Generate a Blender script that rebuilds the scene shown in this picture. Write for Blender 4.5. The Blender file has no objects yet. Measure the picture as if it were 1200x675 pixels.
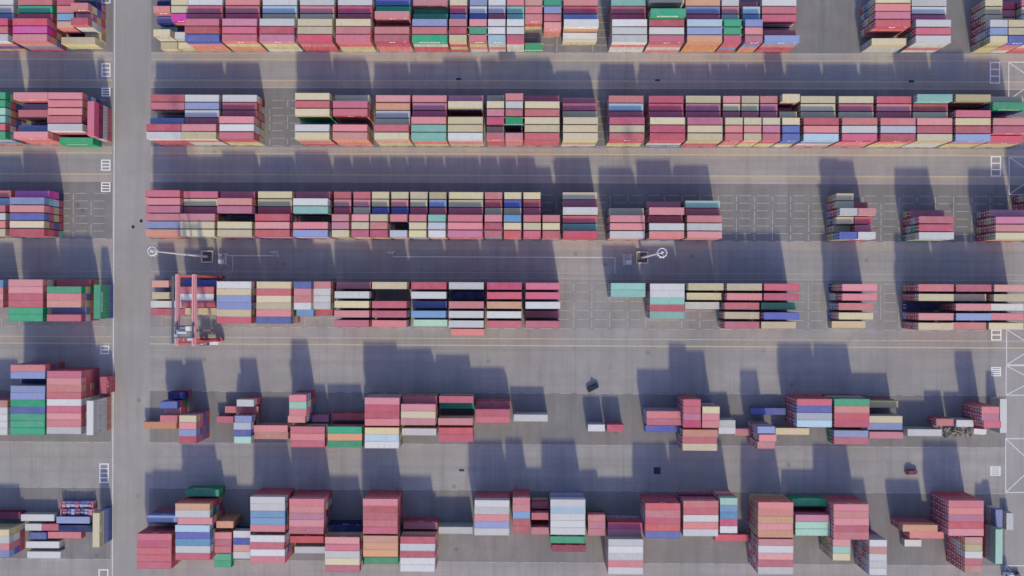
import bpy, math, random
from mathutils import Matrix, Vector, Euler

scene = bpy.context.scene
COL = scene.collection
R = math.radians

# ------------------------------------------------------------------ camera
F_PX, CAM_H = 800.0, 250.0
ROLL, TILT = R(0.25), R(0.43)
cam_d = bpy.data.cameras.new("camera")
cam_d.sensor_width = 36.0
cam_d.lens = 36.0 * F_PX / 1200.0
cam_d.clip_start, cam_d.clip_end = 1.0, 4000.0
cam = bpy.data.objects.new("camera", cam_d)
COL.objects.link(cam)
CROT = Matrix.Rotation(TILT, 3, 'Y') @ Matrix.Rotation(ROLL, 3, 'Z')
cam.matrix_world = Matrix.Translation((0, 0, CAM_H)) @ CROT.to_4x4()
scene.camera = cam

# ------------------------------------------------------------------ sky and sun
SUN_EL, SUN_AZ = R(28.5), R(171.0)          # the sun stands low in the south, a little east
world = bpy.data.worlds.new("World")
scene.world = world
world.use_nodes = True
wn = world.node_tree.nodes
sky = wn.new("ShaderNodeTexSky")
sky.sky_type = 'NISHITA'
sky.sun_disc = False
sky.sun_elevation = SUN_EL
sky.sun_rotation = SUN_AZ
sky.dust_density = 1.0
sky.ozone_density = 1.6
wn["Background"].inputs[1].default_value = 0.15
tint = wn.new("ShaderNodeMix")              # the picture's slightly violet white balance
tint.data_type, tint.blend_type = 'RGBA', 'MULTIPLY'
tint.inputs[0].default_value = 1.0
tint.inputs[7].default_value = (1.08, 0.93, 1.08, 1)
world.node_tree.links.new(sky.outputs[0], tint.inputs[6])
world.node_tree.links.new(tint.outputs[2], wn["Background"].inputs[0])
sun_d = bpy.data.lights.new("sun", 'SUN')
sun_d.energy = 2.4
sun_d.angle = R(3.2)
sun_d.color = (1.0, 0.905, 0.60)
sun = bpy.data.objects.new("sun", sun_d)
COL.objects.link(sun)
to_sun = Vector((math.sin(SUN_AZ) * math.cos(SUN_EL), math.cos(SUN_AZ) * math.cos(SUN_EL), math.sin(SUN_EL)))
sun.rotation_euler = to_sun.to_track_quat('Z', 'Y').to_euler()
sun.location = to_sun * 400
vs = scene.view_settings
vs.view_transform = 'Standard'
vs.look = 'None'
vs.exposure = 0.60
vs.gamma = 1.0
scene.cycles.max_bounces = 6

rnd = random.Random(7)

# ------------------------------------------------------------------ pixel (1200 wide photo) -> ground / height plane
def at(px, py, z=0.0):
    d = CROT @ Vector(((px - 600.0) / F_PX, (337.5 - py) / F_PX, -1.0))
    t = (z - CAM_H) / d.z
    return (d.x * t, d.y * t)

# ------------------------------------------------------------------ materials
def new_mat(name):
    m = bpy.data.materials.new(name)
    m.use_nodes = True
    nt = m.node_tree
    return m, nt, nt.nodes["Principled BSDF"]

def N(nt, kind, **kw):
    n = nt.nodes.new(kind)
    for k, v in kw.items():
        setattr(n, k, v)
    return n

def mix(nt, a, b, fac, mode='MIX'):
    n = nt.nodes.new("ShaderNodeMix")
    n.data_type = 'RGBA'
    n.blend_type = mode
    for sock, v in ((n.inputs[0], fac), (n.inputs[6], a), (n.inputs[7], b)):
        if isinstance(v, (int, float)):
            sock.default_value = v
        elif isinstance(v, tuple):
            sock.default_value = (*v[:3], 1)
        else:
            nt.links.new(v, sock)
    return n.outputs[2]

def noise(nt, vec, scale, detail=3.0, rough=0.6):
    n = N(nt, "ShaderNodeTexNoise")
    n.inputs["Scale"].default_value = scale
    n.inputs["Detail"].default_value = detail
    n.inputs["Roughness"].default_value = rough
    nt.links.new(vec, n.inputs["Vector"])
    return n.outputs["Fac"]

def ramp(nt, fac, lo, hi):
    n = N(nt, "ShaderNodeMapRange")
    n.inputs[1].default_value = lo
    n.inputs[2].default_value = hi
    nt.links.new(fac, n.inputs[0])
    return n.outputs[0]

def mapped(nt, vec, scale):
    n = N(nt, "ShaderNodeMapping")
    n.inputs["Scale"].default_value = scale
    nt.links.new(vec, n.inputs["Vector"])
    return n.outputs[0]

def srgb(r, g, b, k=1.0):
    f = lambda c: ((c / 255.0) / 12.92 if c <= 10 else (((c / 255.0) + 0.055) / 1.055) ** 2.4) * k
    return (min(f(r), .9), min(f(g), .9), min(f(b), .9))

def pavement(name, base, stain, streak=(0.012, 0.25, 1), amount=0.5, joint=None, patch=0.35, cross=0.45):
    m, nt, bsdf = new_mat(name)
    geo = N(nt, "ShaderNodeNewGeometry")
    pos = geo.outputs["Position"]
    big = ramp(nt, noise(nt, pos, 0.02, 4), 0.35, 0.68)
    mid = ramp(nt, noise(nt, pos, 0.16, 5, 0.65), 0.38, 0.68)
    fine = ramp(nt, noise(nt, pos, 1.3, 4, 0.7), 0.3, 0.7)
    st = ramp(nt, noise(nt, mapped(nt, pos, streak), 1.0, 4, 0.7), 0.42, 0.66)
    c = mix(nt, base, tuple(x * 0.72 for x in base), big)
    f1 = N(nt, "ShaderNodeMath", operation='MULTIPLY'); nt.links.new(mid, f1.inputs[0]); f1.inputs[1].default_value = patch
    c = mix(nt, c, stain, f1.outputs[0])
    f2 = N(nt, "ShaderNodeMath", operation='MULTIPLY'); nt.links.new(st, f2.inputs[0]); f2.inputs[1].default_value = amount
    c = mix(nt, c, stain, f2.outputs[0])
    f3 = N(nt, "ShaderNodeMath", operation='MULTIPLY'); nt.links.new(fine, f3.inputs[0]); f3.inputs[1].default_value = 0.22
    c = mix(nt, c, tuple(x * 1.25 for x in base), f3.outputs[0])
    st2 = ramp(nt, noise(nt, mapped(nt, pos, (0.32, 0.018, 1)), 1.0, 4, 0.65), 0.48, 0.72)
    f5 = N(nt, "ShaderNodeMath", operation='MULTIPLY'); nt.links.new(st2, f5.inputs[0]); f5.inputs[1].default_value = cross
    c = mix(nt, c, tuple(x * 0.9 for x in stain), f5.outputs[0])
    # oil spots
    v = N(nt, "ShaderNodeTexVoronoi"); v.inputs["Scale"].default_value = 0.09
    nt.links.new(pos, v.inputs["Vector"])
    sp = ramp(nt, v.outputs["Distance"], 0.10, 0.03)
    f4 = N(nt, "ShaderNodeMath", operation='MULTIPLY'); nt.links.new(sp, f4.inputs[0]); f4.inputs[1].default_value = 0.5
    c = mix(nt, c, tuple(x * 0.35 for x in base), f4.outputs[0])
    nt.links.new(c, bsdf.inputs["Base Color"])
    bsdf.inputs["Roughness"].default_value = 0.85
    bsdf.inputs["Specular IOR Level"].default_value = 0.25
    return m

def plain(name, col, rough=0.6, metal=0.0, wear=0.25):
    m, nt, bsdf = new_mat(name)
    geo = N(nt, "ShaderNodeNewGeometry")
    w = ramp(nt, noise(nt, geo.outputs["Position"], 0.9, 5, 0.7), 0.4, 0.75)
    f = N(nt, "ShaderNodeMath", operation='MULTIPLY'); nt.links.new(w, f.inputs[0]); f.inputs[1].default_value = wear
    c = mix(nt, col, tuple(x * 0.45 + 0.02 for x in col), f.outputs[0])
    nt.links.new(c, bsdf.inputs["Base Color"])
    bsdf.inputs["Roughness"].default_value = rough
    bsdf.inputs["Metallic"].default_value = metal
    return m

def paint(name, col, island=False):
    """container paint: small shifts from box to box, chalky fading, dust and rust stains"""
    m, nt, bsdf = new_mat(name)
    tc = N(nt, "ShaderNodeTexCoord")
    geo = N(nt, "ShaderNodeNewGeometry")
    if island:
        rv = geo.outputs["Random Per Island"]
    else:
        rv = N(nt, "ShaderNodeObjectInfo").outputs["Random"]
    pos = geo.outputs["Position"]
    hsv = N(nt, "ShaderNodeHueSaturation")
    # roofs faded and dusty; walls painted darker to stand in for north-side shade
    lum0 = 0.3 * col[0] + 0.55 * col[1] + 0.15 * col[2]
    wall_shade = tuple(max(0.012, (lum0 + (c - lum0) * 1.12) * 0.66) for c in col)
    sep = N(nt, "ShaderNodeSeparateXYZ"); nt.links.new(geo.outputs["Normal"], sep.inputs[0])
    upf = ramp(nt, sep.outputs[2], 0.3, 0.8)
    nt.links.new(mix(nt, wall_shade, col, upf), hsv.inputs["Color"])
    mr = N(nt, "ShaderNodeMapRange"); nt.links.new(rv, mr.inputs[0]); mr.inputs[3].default_value = 0.80; mr.inputs[4].default_value = 1.18
    nt.links.new(mr.outputs[0], hsv.inputs["Value"])
    m7 = N(nt, "ShaderNodeMath", operation='MULTIPLY'); nt.links.new(rv, m7.inputs[0]); m7.inputs[1].default_value = 7.31
    fr = N(nt, "ShaderNodeMath", operation='FRACT'); nt.links.new(m7.outputs[0], fr.inputs[0])
    mh = N(nt, "ShaderNodeMapRange"); nt.links.new(fr.outputs[0], mh.inputs[0]); mh.inputs[3].default_value = 0.488; mh.inputs[4].default_value = 0.512
    nt.links.new(mh.outputs[0], hsv.inputs["Hue"])
    m8 = N(nt, "ShaderNodeMath", operation='MULTIPLY'); nt.links.new(rv, m8.inputs[0]); m8.inputs[1].default_value = 13.7
    fr2 = N(nt, "ShaderNodeMath", operation='FRACT'); nt.links.new(m8.outputs[0], fr2.inputs[0])
    ms = N(nt, "ShaderNodeMapRange"); nt.links.new(fr2.outputs[0], ms.inputs[0]); ms.inputs[3].default_value = 0.84; ms.inputs[4].default_value = 1.06
    nt.links.new(ms.outputs[0], hsv.inputs["Saturation"])
    lum = 0.3 * col[0] + 0.5 * col[1] + 0.2 * col[2]
    chalk = tuple(0.55 * c + 0.45 * (lum * 0.7 + 0.22) for c in col)
    big = ramp(nt, noise(nt, pos, 0.35, 4, 0.65), 0.40, 0.72)
    fb = N(nt, "ShaderNodeMath", operation='MULTIPLY'); nt.links.new(big, fb.inputs[0]); fb.inputs[1].default_value = 0.38
    fb2 = N(nt, "ShaderNodeMath", operation='MULTIPLY'); nt.links.new(fb.outputs[0], fb2.inputs[0]); nt.links.new(upf, fb2.inputs[1])
    c = mix(nt, hsv.outputs[0], chalk, fb2.outputs[0])
    # grime in streaks across the roof and down the sides
    gr = ramp(nt, noise(nt, mapped(nt, pos, (1.6, 0.5, 0.35)), 1.0, 5, 0.7), 0.52, 0.78)
    fg = N(nt, "ShaderNodeMath", operation='MULTIPLY'); nt.links.new(gr, fg.inputs[0]); fg.inputs[1].default_value = 0.45
    c = mix(nt, c, tuple(x * 0.5 + 0.03 for x in col), fg.outputs[0])
    ru = ramp(nt, noise(nt, pos, 1.1, 4, 0.75), 0.68, 0.80)
    fr_ = N(nt, "ShaderNodeMath", operation='MULTIPLY'); nt.links.new(ru, fr_.inputs[0]); fr_.inputs[1].default_value = 0.5
    c = mix(nt, c, (0.16, 0.075, 0.05), fr_.outputs[0])
    nt.links.new(c, bsdf.inputs["Base Color"])
    bsdf.inputs["Roughness"].default_value = 0.62
    bsdf.inputs["Specular IOR Level"].default_value = 0.3
    return m

# colour letters: albedo as sRGB-like triples of the paint
PAL = {
    'R': (196, 102, 113), 'P': (212, 134, 136), 'K': (202, 92, 114), 'M': (138, 44, 84), 'S': (208, 148, 132),
    'O': (214, 158, 122), 'C': (208, 196, 158), 'T': (186, 174, 128), 'W': (206, 207, 204), 'G': (184, 187, 196),
    'L': (138, 152, 192), 'B': (92, 106, 172), 'U': (108, 154, 192), 'N': (38, 50, 104), 'A': (140, 194, 180),
    'Q': (166, 208, 188), 'E': (62, 164, 120), 'V': (214, 80, 168), 'H': (194, 124, 144), 'Z': (176, 204, 216),
}
NAMES = {
    'R': 'dusty red', 'P': 'salmon pink', 'K': 'crimson pink', 'M': 'dark maroon', 'S': 'pale coral', 'O': 'pale orange',
    'C': 'cream', 'T': 'khaki tan', 'W': 'white', 'G': 'light grey', 'L': 'pale blue', 'B': 'blue', 'U': 'sky blue',
    'N': 'navy blue', 'A': 'aqua', 'Q': 'pale mint', 'E': 'green', 'V': 'magenta', 'H': 'mauve pink', 'Z': 'ice blue',
}
PK = 0.84
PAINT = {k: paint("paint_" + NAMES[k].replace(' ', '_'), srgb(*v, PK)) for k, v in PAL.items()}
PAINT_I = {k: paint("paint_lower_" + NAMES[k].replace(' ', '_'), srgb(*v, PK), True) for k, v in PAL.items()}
LETTERS = list(PAL)
STEEL = plain("galvanised_steel", (0.42, 0.43, 0.44), 0.45, 0.6)
MARK = plain("white_marks", (0.75, 0.75, 0.74), 0.6, 0, 0.35)

CONC = (0.345, 0.330, 0.318)
LANE = pavement("lane_concrete", CONC, (0.21, 0.205, 0.20), (0.010, 0.30, 1), 0.5)
ROAD = pavement("road_concrete", (0.335, 0.323, 0.312), (0.25, 0.242, 0.235), (0.30, 0.008, 1), 0.45)
BLOCK = pavement("block_asphalt", (0.235, 0.227, 0.222), (0.14, 0.135, 0.133), (0.2, 0.03, 1), 0.4, patch=0.45)
BEAM = pavement("runway_concrete", (0.40, 0.36, 0.325), (0.27, 0.235, 0.21), (0.012, 0.6, 1), 0.6)
YELLOW = plain("worn_yellow_line", (0.50, 0.43, 0.27), 0.8, 0, 0.6)
WHITE_L = plain("worn_white_line", (0.62, 0.62, 0.60), 0.8, 0, 0.55)
SEAM = plain("joint_tar", (0.17, 0.165, 0.165), 0.9)
SLOTW = plain("faded_slot_paint", (0.40, 0.39, 0.385), 0.85, 0, 0.7)

# ------------------------------------------------------------------ mesh helpers
class MB:
    def __init__(self):
        self.v, self.f, self.m = [], [], []
    def quad(self, a, b, c, d, m=0):
        i = len(self.v)
        self.v += [a, b, c, d]
        self.f.append((i, i + 1, i + 2, i + 3)); self.m.append(m)
    def box(self, x0, x1, y0, y1, z0, z1, m=0, bottom=True):
        i = len(self.v)
        self.v += [(x0, y0, z0), (x1, y0, z0), (x1, y1, z0), (x0, y1, z0), (x0, y0, z1), (x1, y0, z1), (x1, y1, z1), (x0, y1, z1)]
        fs = [(4, 5, 6, 7), (0, 1, 5, 4), (1, 2, 6, 5), (2, 3, 7, 6), (3, 0, 4, 7)]
        if bottom: fs.append((3, 2, 1, 0))
        for f in fs:
            self.f.append(tuple(i + k for k in f)); self.m.append(m)
    def bar(self, p, q, w, h=None, m=0):
        """a rectangular bar from p to q"""
        p, q = Vector(p), Vector(q); h = h or w
        d = (q - p).normalized()
        up = Vector((0, 0, 1)) if abs(d.z) < 0.95 else Vector((0, 1, 0))
        s = d.cross(up).normalized() * (w / 2); u = s.cross(d).normalized() * (h / 2)
        i = len(self.v)
        for c in (p, q):
            for a, b in ((-1, -1), (1, -1), (1, 1), (-1, 1)):
                self.v.append(tuple(c + s * a + u * b))
        for f in ((0, 1, 5, 4), (1, 2, 6, 5), (2, 3, 7, 6), (3, 0, 4, 7), (3, 2, 1, 0), (4, 5, 6, 7)):
            self.f.append(tuple(i + k for k in f)); self.m.append(m)
    def tube(self, p, q, r0, r1=None, n=12, m=0, caps=True):
        p, q = Vector(p), Vector(q); r1 = r0 if r1 is None else r1
        d = (q - p).normalized()
        up = Vector((0, 0, 1)) if abs(d.z) < 0.95 else Vector((1, 0, 0))
        a = d.cross(up).normalized(); b = d.cross(a)
        i = len(self.v)
        for c, r in ((p, r0), (q, r1)):
            for k in range(n):
                t = 2 * math.pi * k / n
                self.v.append(tuple(c + (a * math.cos(t) + b * math.sin(t)) * r))
        for k in range(n):
            self.f.append((i + k, i + (k + 1) % n, i + n + (k + 1) % n, i + n + k)); self.m.append(m)
        if caps:
            self.f.append(tuple(i + k for k in range(n))); self.m.append(m)
            self.f.append(tuple(i + n + k for k in reversed(range(n)))); self.m.append(m)
    def torus(self, c, R0, r, n=28, k=8, m=0):
        i = len(self.v)
        for a in range(n):
            t = 2 * math.pi * a / n
            for b in range(k):
                s = 2 * math.pi * b / k
                q = R0 + r * math.cos(s)
                self.v.append((c[0] + q * math.cos(t), c[1] + q * math.sin(t), c[2] + r * math.sin(s)))
        for a in range(n):
            for b in range(k):
                self.f.append((i + a * k + b, i + ((a + 1) % n) * k + b, i + ((a + 1) % n) * k + (b + 1) % k, i + a * k + (b + 1) % k)); self.m.append(m)
    def add(self, other, M, mm=None):
        i = len(self.v)
        self.v += [tuple(M @ Vector(p)) for p in other.v]
        self.f += [tuple(i + k for k in f) for f in other.f]
        self.m += [mm[k] if mm else k for k in other.m]
    def mesh(self, name, mats):
        me = bpy.data.meshes.new(name)
        me.from_pydata(self.v, [], self.f)
        for mt in mats:
            me.materials.append(mt)
        if any(self.m):
            me.polygons.foreach_set("material_index", self.m)
        me.update()
        return me

def link(name, me, parent=None, loc=None, rz=0.0):
    o = bpy.data.objects.new(name, me)
    COL.objects.link(o)
    if parent: o.parent = parent
    if loc is not None: o.location = loc
    if rz: o.rotation_euler = (0, 0, rz)
    return o

def tag(o, label=None, cat=None, group=None, kind=None):
    if label: o["label"] = label
    if cat: o["category"] = cat
    if group: o["group"] = group
    if kind: o["kind"] = kind
    return o

# ------------------------------------------------------------------ ground, lanes, runways
def yw(py, px=520):
    return at(px, py)[1]
def xw(px, py=337):
    return at(px, py)[0]

def sheet(name, x0, x1, y0, y1, z, mat, parent=None, kind='structure'):
    b = MB()
    b.quad((x0, y0, z), (x1, y0, z), (x1, y1, z), (x0, y1, z))
    o = link(name, b.mesh(name, [mat]), parent)
    if not parent: o["kind"] = kind
    return o

ground = sheet("ground", -2500, 2500, -2500, 2500, 0.0, BLOCK)
ground["label"] = "dark grey asphalt of the container yard under the stacks"
XL, XR = -420, 420
ROAD_X0, ROAD_X1 = xw(131), xw(176)
# (north px, south px) of the traffic lanes between blocks
LANES = [(71, 95), (180.5, 205), (292, 326), (385, 460), (520, 574.5), (658, 760), (-60, -15)]
BEAMS = [(61.5, 71), (95, 103), (172.5, 180.5), (205, 214.5), (281.5, 292)]
def lane_strip(name, mat, spans, z):
    for n, s in spans:
        for x0, x1 in ((XL, ROAD_X0), (ROAD_X1, XR)):
            sheet(name, x0, x1, yw(s), yw(n), z, mat)
lane_strip("lane", LANE, LANES, 0.006)
lane_strip("crane_runway", BEAM, BEAMS, 0.010)
STACKP = pavement("stacking_concrete", (0.30, 0.29, 0.28), (0.19, 0.185, 0.18), (0.2, 0.03, 1), 0.4)
lane_strip("stacking_pavement", STACKP, [(326, 385)], 0.004)
sheet("road", ROAD_X0, ROAD_X1, -420, 420, 0.008, ROAD)
sheet("quay_road", xw(1179), 420, -420, yw(408), 0.014, ROAD)

def lines(name, rects, mat, z, parent=ground, stuff=False):
    """rects in metres; one painted marking"""
    b = MB()
    for x0, x1, y0, y1 in rects:
        b.quad((x0, y0, z), (x1, y0, z), (x1, y1, z), (x0, y1, z))
    o = link(name, b.mesh(name, [mat]), parent)
    if stuff: o["kind"] = "stuff"
    return o

def hline(name, py, px0, px1, w, mat, z=0.018):
    y = yw(py)
    return lines(name, [(xw(px0), xw(px1), y - w / 2, y + w / 2)], mat, z)

# long painted lines beside the crane runways
for py in (70.6, 94.6, 103.2, 180.6, 205.2, 396.5, 404.5):
    for a, b in ((-120, 131), (176, 1320)):
        hline("painted_line", py, a, b, 0.45 if py in (94.6, 205.2, 404.5, 180.6) else 0.3, YELLOW)
for py in (63.0, 319.4, 326.2):
    for a, b in ((-120, 131), (176, 1320)):
        hline("painted_line", py, a, b, 0.26, SLOTW)
lines("road_edge_line", [(ROAD_X0 + 0.5, ROAD_X0 + 0.85, -420, 420)], WHITE_L, 0.022)
lines("painted_line", [(xw(258), xw(325), yw(301), yw(301) + .3), (xw(325), xw(325) + .3, yw(303), yw(297))], WHITE_L, 0.022)
lines("painted_line", [(xw(272), xw(272) + .25, yw(318), yw(301))], WHITE_L, 0.022)
lines("painted_line", [(xw(460), xw(720), yw(301.5), yw(301.5) + .3)], WHITE_L, 0.022)
lines("painted_line", [(xw(720), xw(720) + .3, yw(319), yw(301.5))], WHITE_L, 0.022)
for cx in (321, 458):
    x, y = xw(cx), yw(296.5)
    lines("painted_arrow", [(x - 1.6, x - .3, y, y + .25), (x - .3, x, y - .5, y + .7), (x + .4, x + 1.5, y + .3, y + .55), (x + .4, x + .7, y - .5, y + .3)], WHITE_L, 0.022)
# dashed seams along the edge of the lower blocks
for py in (460.3, 521, 574.3, 658.3):
    rs, x = [], -300.0
    y = yw(py)
    while x < 300:
        if not (ROAD_X0 - 1 < x < ROAD_X1):
            rs.append((x, x + rnd.uniform(2.0, 5.6), y - 0.10, y + 0.10))
        x += 6.58
    lines("dashed_edge_line", rs, SLOTW, 0.022, stuff=True)
# tar joints of the slabs across the lanes
for n, s in LANES:
    rs, x = [], -300 + rnd.uniform(0, 6)
    while x < 300:
        if not (ROAD_X0 - .3 < x < ROAD_X1 + .3) and rnd.random() < 0.8:
            rs.append((x, x + 0.07, yw(s), yw(n)))
        x += 9.4
    for k in range(1, 2):
        y = yw(n) + (yw(s) - yw(n)) * k / 3
        for a, b in ((-300, ROAD_X0), (ROAD_X1, 300)):
            rs.append((a, b, y, y + 0.05))
    lines("slab_joints", rs, SEAM, 0.013, stuff=True)

# ------------------------------------------------------------------ container meshes
CW, TIER = 2.44, 2.60
def corrugated(b, p0, p1, up, n_out, depth, periods, m=0):
    """a wall of trapezoid ribs from p0 to p1, rising by vector up, ribs sunk by depth against n_out"""
    p0, p1, up, n_out = Vector(p0), Vector(p1), Vector(up), Vector(n_out)
    pts = []
    for k in range(periods):
        for t, s in ((0.0, 0), (0.3, 0), (0.5, 1), (0.8, 1)):
            pts.append(p0.lerp(p1, (k + t) / periods) - n_out * depth * s)
    pts.append(p1)
    i = len(b.v)
    for p in pts:
        b.v.append(tuple(p)); b.v.append(tuple(p + up))
    for k in range(len(pts) - 1):
        a = i + 2 * k
        b.f.append((a, a + 2, a + 3, a + 1)); b.m.append(m)

def body_mb(L, marks, ribs=True):
    b = MB()
    h = L / 2; w = CW / 2; Z = 2.585
    for sx in (-1, 1):
        for sy in (-1, 1):                                  # corner posts with castings
            x0, x1 = sorted((sx * h, sx * (h - .17))); y0, y1 = sorted((sy * w, sy * (w - .17)))
            b.box(x0, x1, y0, y1, 0.0, Z, 0)
    for sy in (-1, 1):                                      # side rails
        y0, y1 = sorted((sy * w, sy * (w - .07)))
        b.box(-h + .17, h - .17, y0, y1, 2.47, Z - .01, 0)
        b.box(-h + .17, h - .17, y0, y1, 0.03, 0.19, 0)
    b.box(h - .09, h - .002, -w + .17, w - .17, 2.46, Z - .01, 0)
    b.box(h - .09, h - .002, -w + .17, w - .17, 0.03, 0.19, 0)
    b.box(-h + .002, -h + .12, -w + .17, w - .17, 2.47, Z - .01, 0)
    per = max(8, int(L / 0.56))
    corrugated(b, (-h + .17, -w + .02, .19), (h - .17, -w + .02, .19), (0, 0, 2.28), (0, -1, 0), .045, per)
    corrugated(b, (h - .17, w - .02, .19), (-h + .17, w - .02, .19), (0, 0, 2.28), (0, 1, 0), .045, per)
    corrugated(b, (h - .02, -w + .17, .19), (h - .02, w - .17, .19), (0, 0, 2.27), (1, 0, 0), .045, 5)
    b.quad((-h + .1, -w + .1, .02), (-h + .1, w - .1, .02), (h - .1, w - .1, .02), (h - .1, -w + .1, .02))
    if marks == 'logo':
        for sy in (-1, 1):
            y = sy * (w + .004)
            for dx, ww, z0, z1 in ((-.9, .7, 1.5, 2.0), (.1, 1.1, 1.62, 1.9), (h - 2.0, .9, 2.0, 2.25)):
                q = [(dx, y, z0), (dx + ww, y, z0), (dx + ww, y, z1), (dx, y, z1)]
                if sy > 0: q.reverse()
                b.quad(*q, m=1)
    if marks == 'lettered':
        n = 9
        for sy in (-1, 1):
            y = sy * (w + .004)
            for k in range(n):
                x = (k - (n - 1) / 2) * .82
                for dx, ww, z0, z1 in ((-.3, .14, 1.3, 2.2), (-.16, .4, 2.05, 2.2), (-.16, .34, 1.66, 1.82), (-.16, .4, 1.3, 1.45)):
                    q = [(x + dx, y, z0), (x + dx + ww, y, z0), (x + dx + ww, y, z1), (x + dx, y, z1)]
                    if sy > 0: q.reverse()
                    b.quad(*q, m=1)
    return b

def roof_mb(L):
    b = MB()
    h = L / 2 - .12; w = CW / 2 - .07
    per = max(10, int(L / 0.62))
    b.quad((-h, -w, 2.555), (h, -w, 2.555), (h, -w + .12, 2.56), (-h, -w + .12, 2.56))
    b.quad((-h, w - .12, 2.56), (h, w - .12, 2.56), (h, w, 2.555), (-h, w, 2.555))
    corrugated(b, (h, -w + .12, 2.565), (-h, -w + .12, 2.565), (0, 2 * (w - .12), 0), (0, 0, 1), .014, per)
    return b

def door_mb(L, side):
    b = MB()
    x = -L / 2; y0, y1 = sorted((side * .012, side * (CW / 2 - .17)))
    b.box(x + .03, x + .09, y0, y1, .12, 2.47, 0)
    for k in (.3, .75):
        y = y0 + (y1 - y0) * k
        b.box(x + .0, x + .035, y - .02, y + .02, .05, 2.52, 1)
        b.box(x - .0, x + .03, y - .02, y + .25, 1.0, 1.05, 1)
    ym = (y0 + y1) / 2
    b.box(x + .022, x + .031, ym - .12, ym + .26, 1.75, 2.3, 2)
    b.box(x + .022, x + .031, ym - .05, ym + .3, .5, .95, 2)
    return b

LEN = {40: 12.19, 20: 6.06}
MESH, TEMPL = {}, {}
DARKP = PAINT['R']
for ft, L in LEN.items():
    for marks in ('', 'logo', 'lettered'):
        TEMPL['body', ft, marks] = body_mb(L, marks)
        MESH['body', ft, marks] = TEMPL['body', ft, marks].mesh("container_body", [DARKP, MARK])
    TEMPL['roof', ft] = roof_mb(L)
    MESH['roof', ft] = TEMPL['roof', ft].mesh("container_roof", [DARKP])
    for s in (-1, 1):
        TEMPL['door', ft, s] = door_mb(L, s)
        MESH['door', ft, s] = TEMPL['door', ft, s].mesh("container_door", [DARKP, STEEL, MARK])
    # plainer box for tiers that hardly show
    b = MB()
    h, w = L / 2, CW / 2
    b.box(-h, h, -w, w, 0.0, 2.575, 0)
    for sy in (-1, 1):
        for k in range(int(L / 1.1)):
            x = -h + .5 + k * 1.1
            y0, y1 = sorted((sy * w, sy * (w + .025)))
            b.box(x, x + .5, y0, y1, .2, 2.45, 0, False)
    for y in (-.75, -.25, .25, .75):
        b.box(-h - .04, -h, y - .03, y + .03, .1, 2.5, 1, False)
    for y, z in ((-.6, 1.9), (.5, 1.9), (.5, .7)):
        b.box(-h - .012, -h, y - .2, y + .2, z, z + .4, 2, False)
    TEMPL['plain', ft] = b

# ------------------------------------------------------------------ the stacks, read off the photograph
# one line per column of the block: left edge in px (seen at four tiers), length in feet, rows from north to south.
# a row is: colour + tiers, or a run of colours from the bottom tier up, or '.' for an empty slot
COLS = {}
COLS['A'] = """
-31 40 W3 W3 L3 K4 R4 W4
15 40 P3 E3 R3 K4 V4 RLSP
61 20 R3 P3 U3 S3 . .
83 20 N2 P4 H3 R4 T1 .
175 20 N2 P3 B2 A1 C3 C1
197.5 20 C3 C3 V3 N1 W2 C1
215 40 W3 R3 R3 R4 R4 SSPB
260.5 40 P3 R3 K3 H4 K4 SOCP
304.4 40 W3 Z3 C3 W4 K4 WCCH
348.7 40 W3 P3 C3 C4 C4 RRPK
393.7 40 W3 K3 R3 C4 P4 CCRR
439 40 B3 E3 P4 R2 P4 PPRR
483 40 P3 E2 E3 L4 R4 RRWE
526.5 20 C3 K3 L3 P4 R4 RCRC
550 20 L3 W3 B3 P4 E4 WPCP
572 20 W3 G3 R3 W4 W4 WPWZ
594 20 P3 A3 A3 W4 W4 WWWK
615.5 20 S3 P3 P3 . . E1
638 20 E3 L3 R3 SPP . .
661 40 P3 K3 L3 OOOW W2 .
717.5 40 A3 R3 K3 W4 W4 WWPW
761 40 C4 R2 EEEEE R4 W4 PWPR
805.5 40 O3 L3 K3 Z4 L4 OOOO
848.5 20 W3 P3 Q3 E4 E4 RLRR
873.5 20 R2 Z3 U3 L4 P4 OPLH
896 40 W3 R3 K3 R1 R3 RRPL
1026 40 C4 P4 H4 R4 . WWC
1073.5 40 W3 W3 K3 W4 R4 WPWW
1160.5 20 C3 C3 C3 W4 L4 CCTC
1182 20 K2 R2 C2 C4 C4 WPPB
1203.5 20 R3 C3 W3 R4 C4 RPWP
"""
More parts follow.
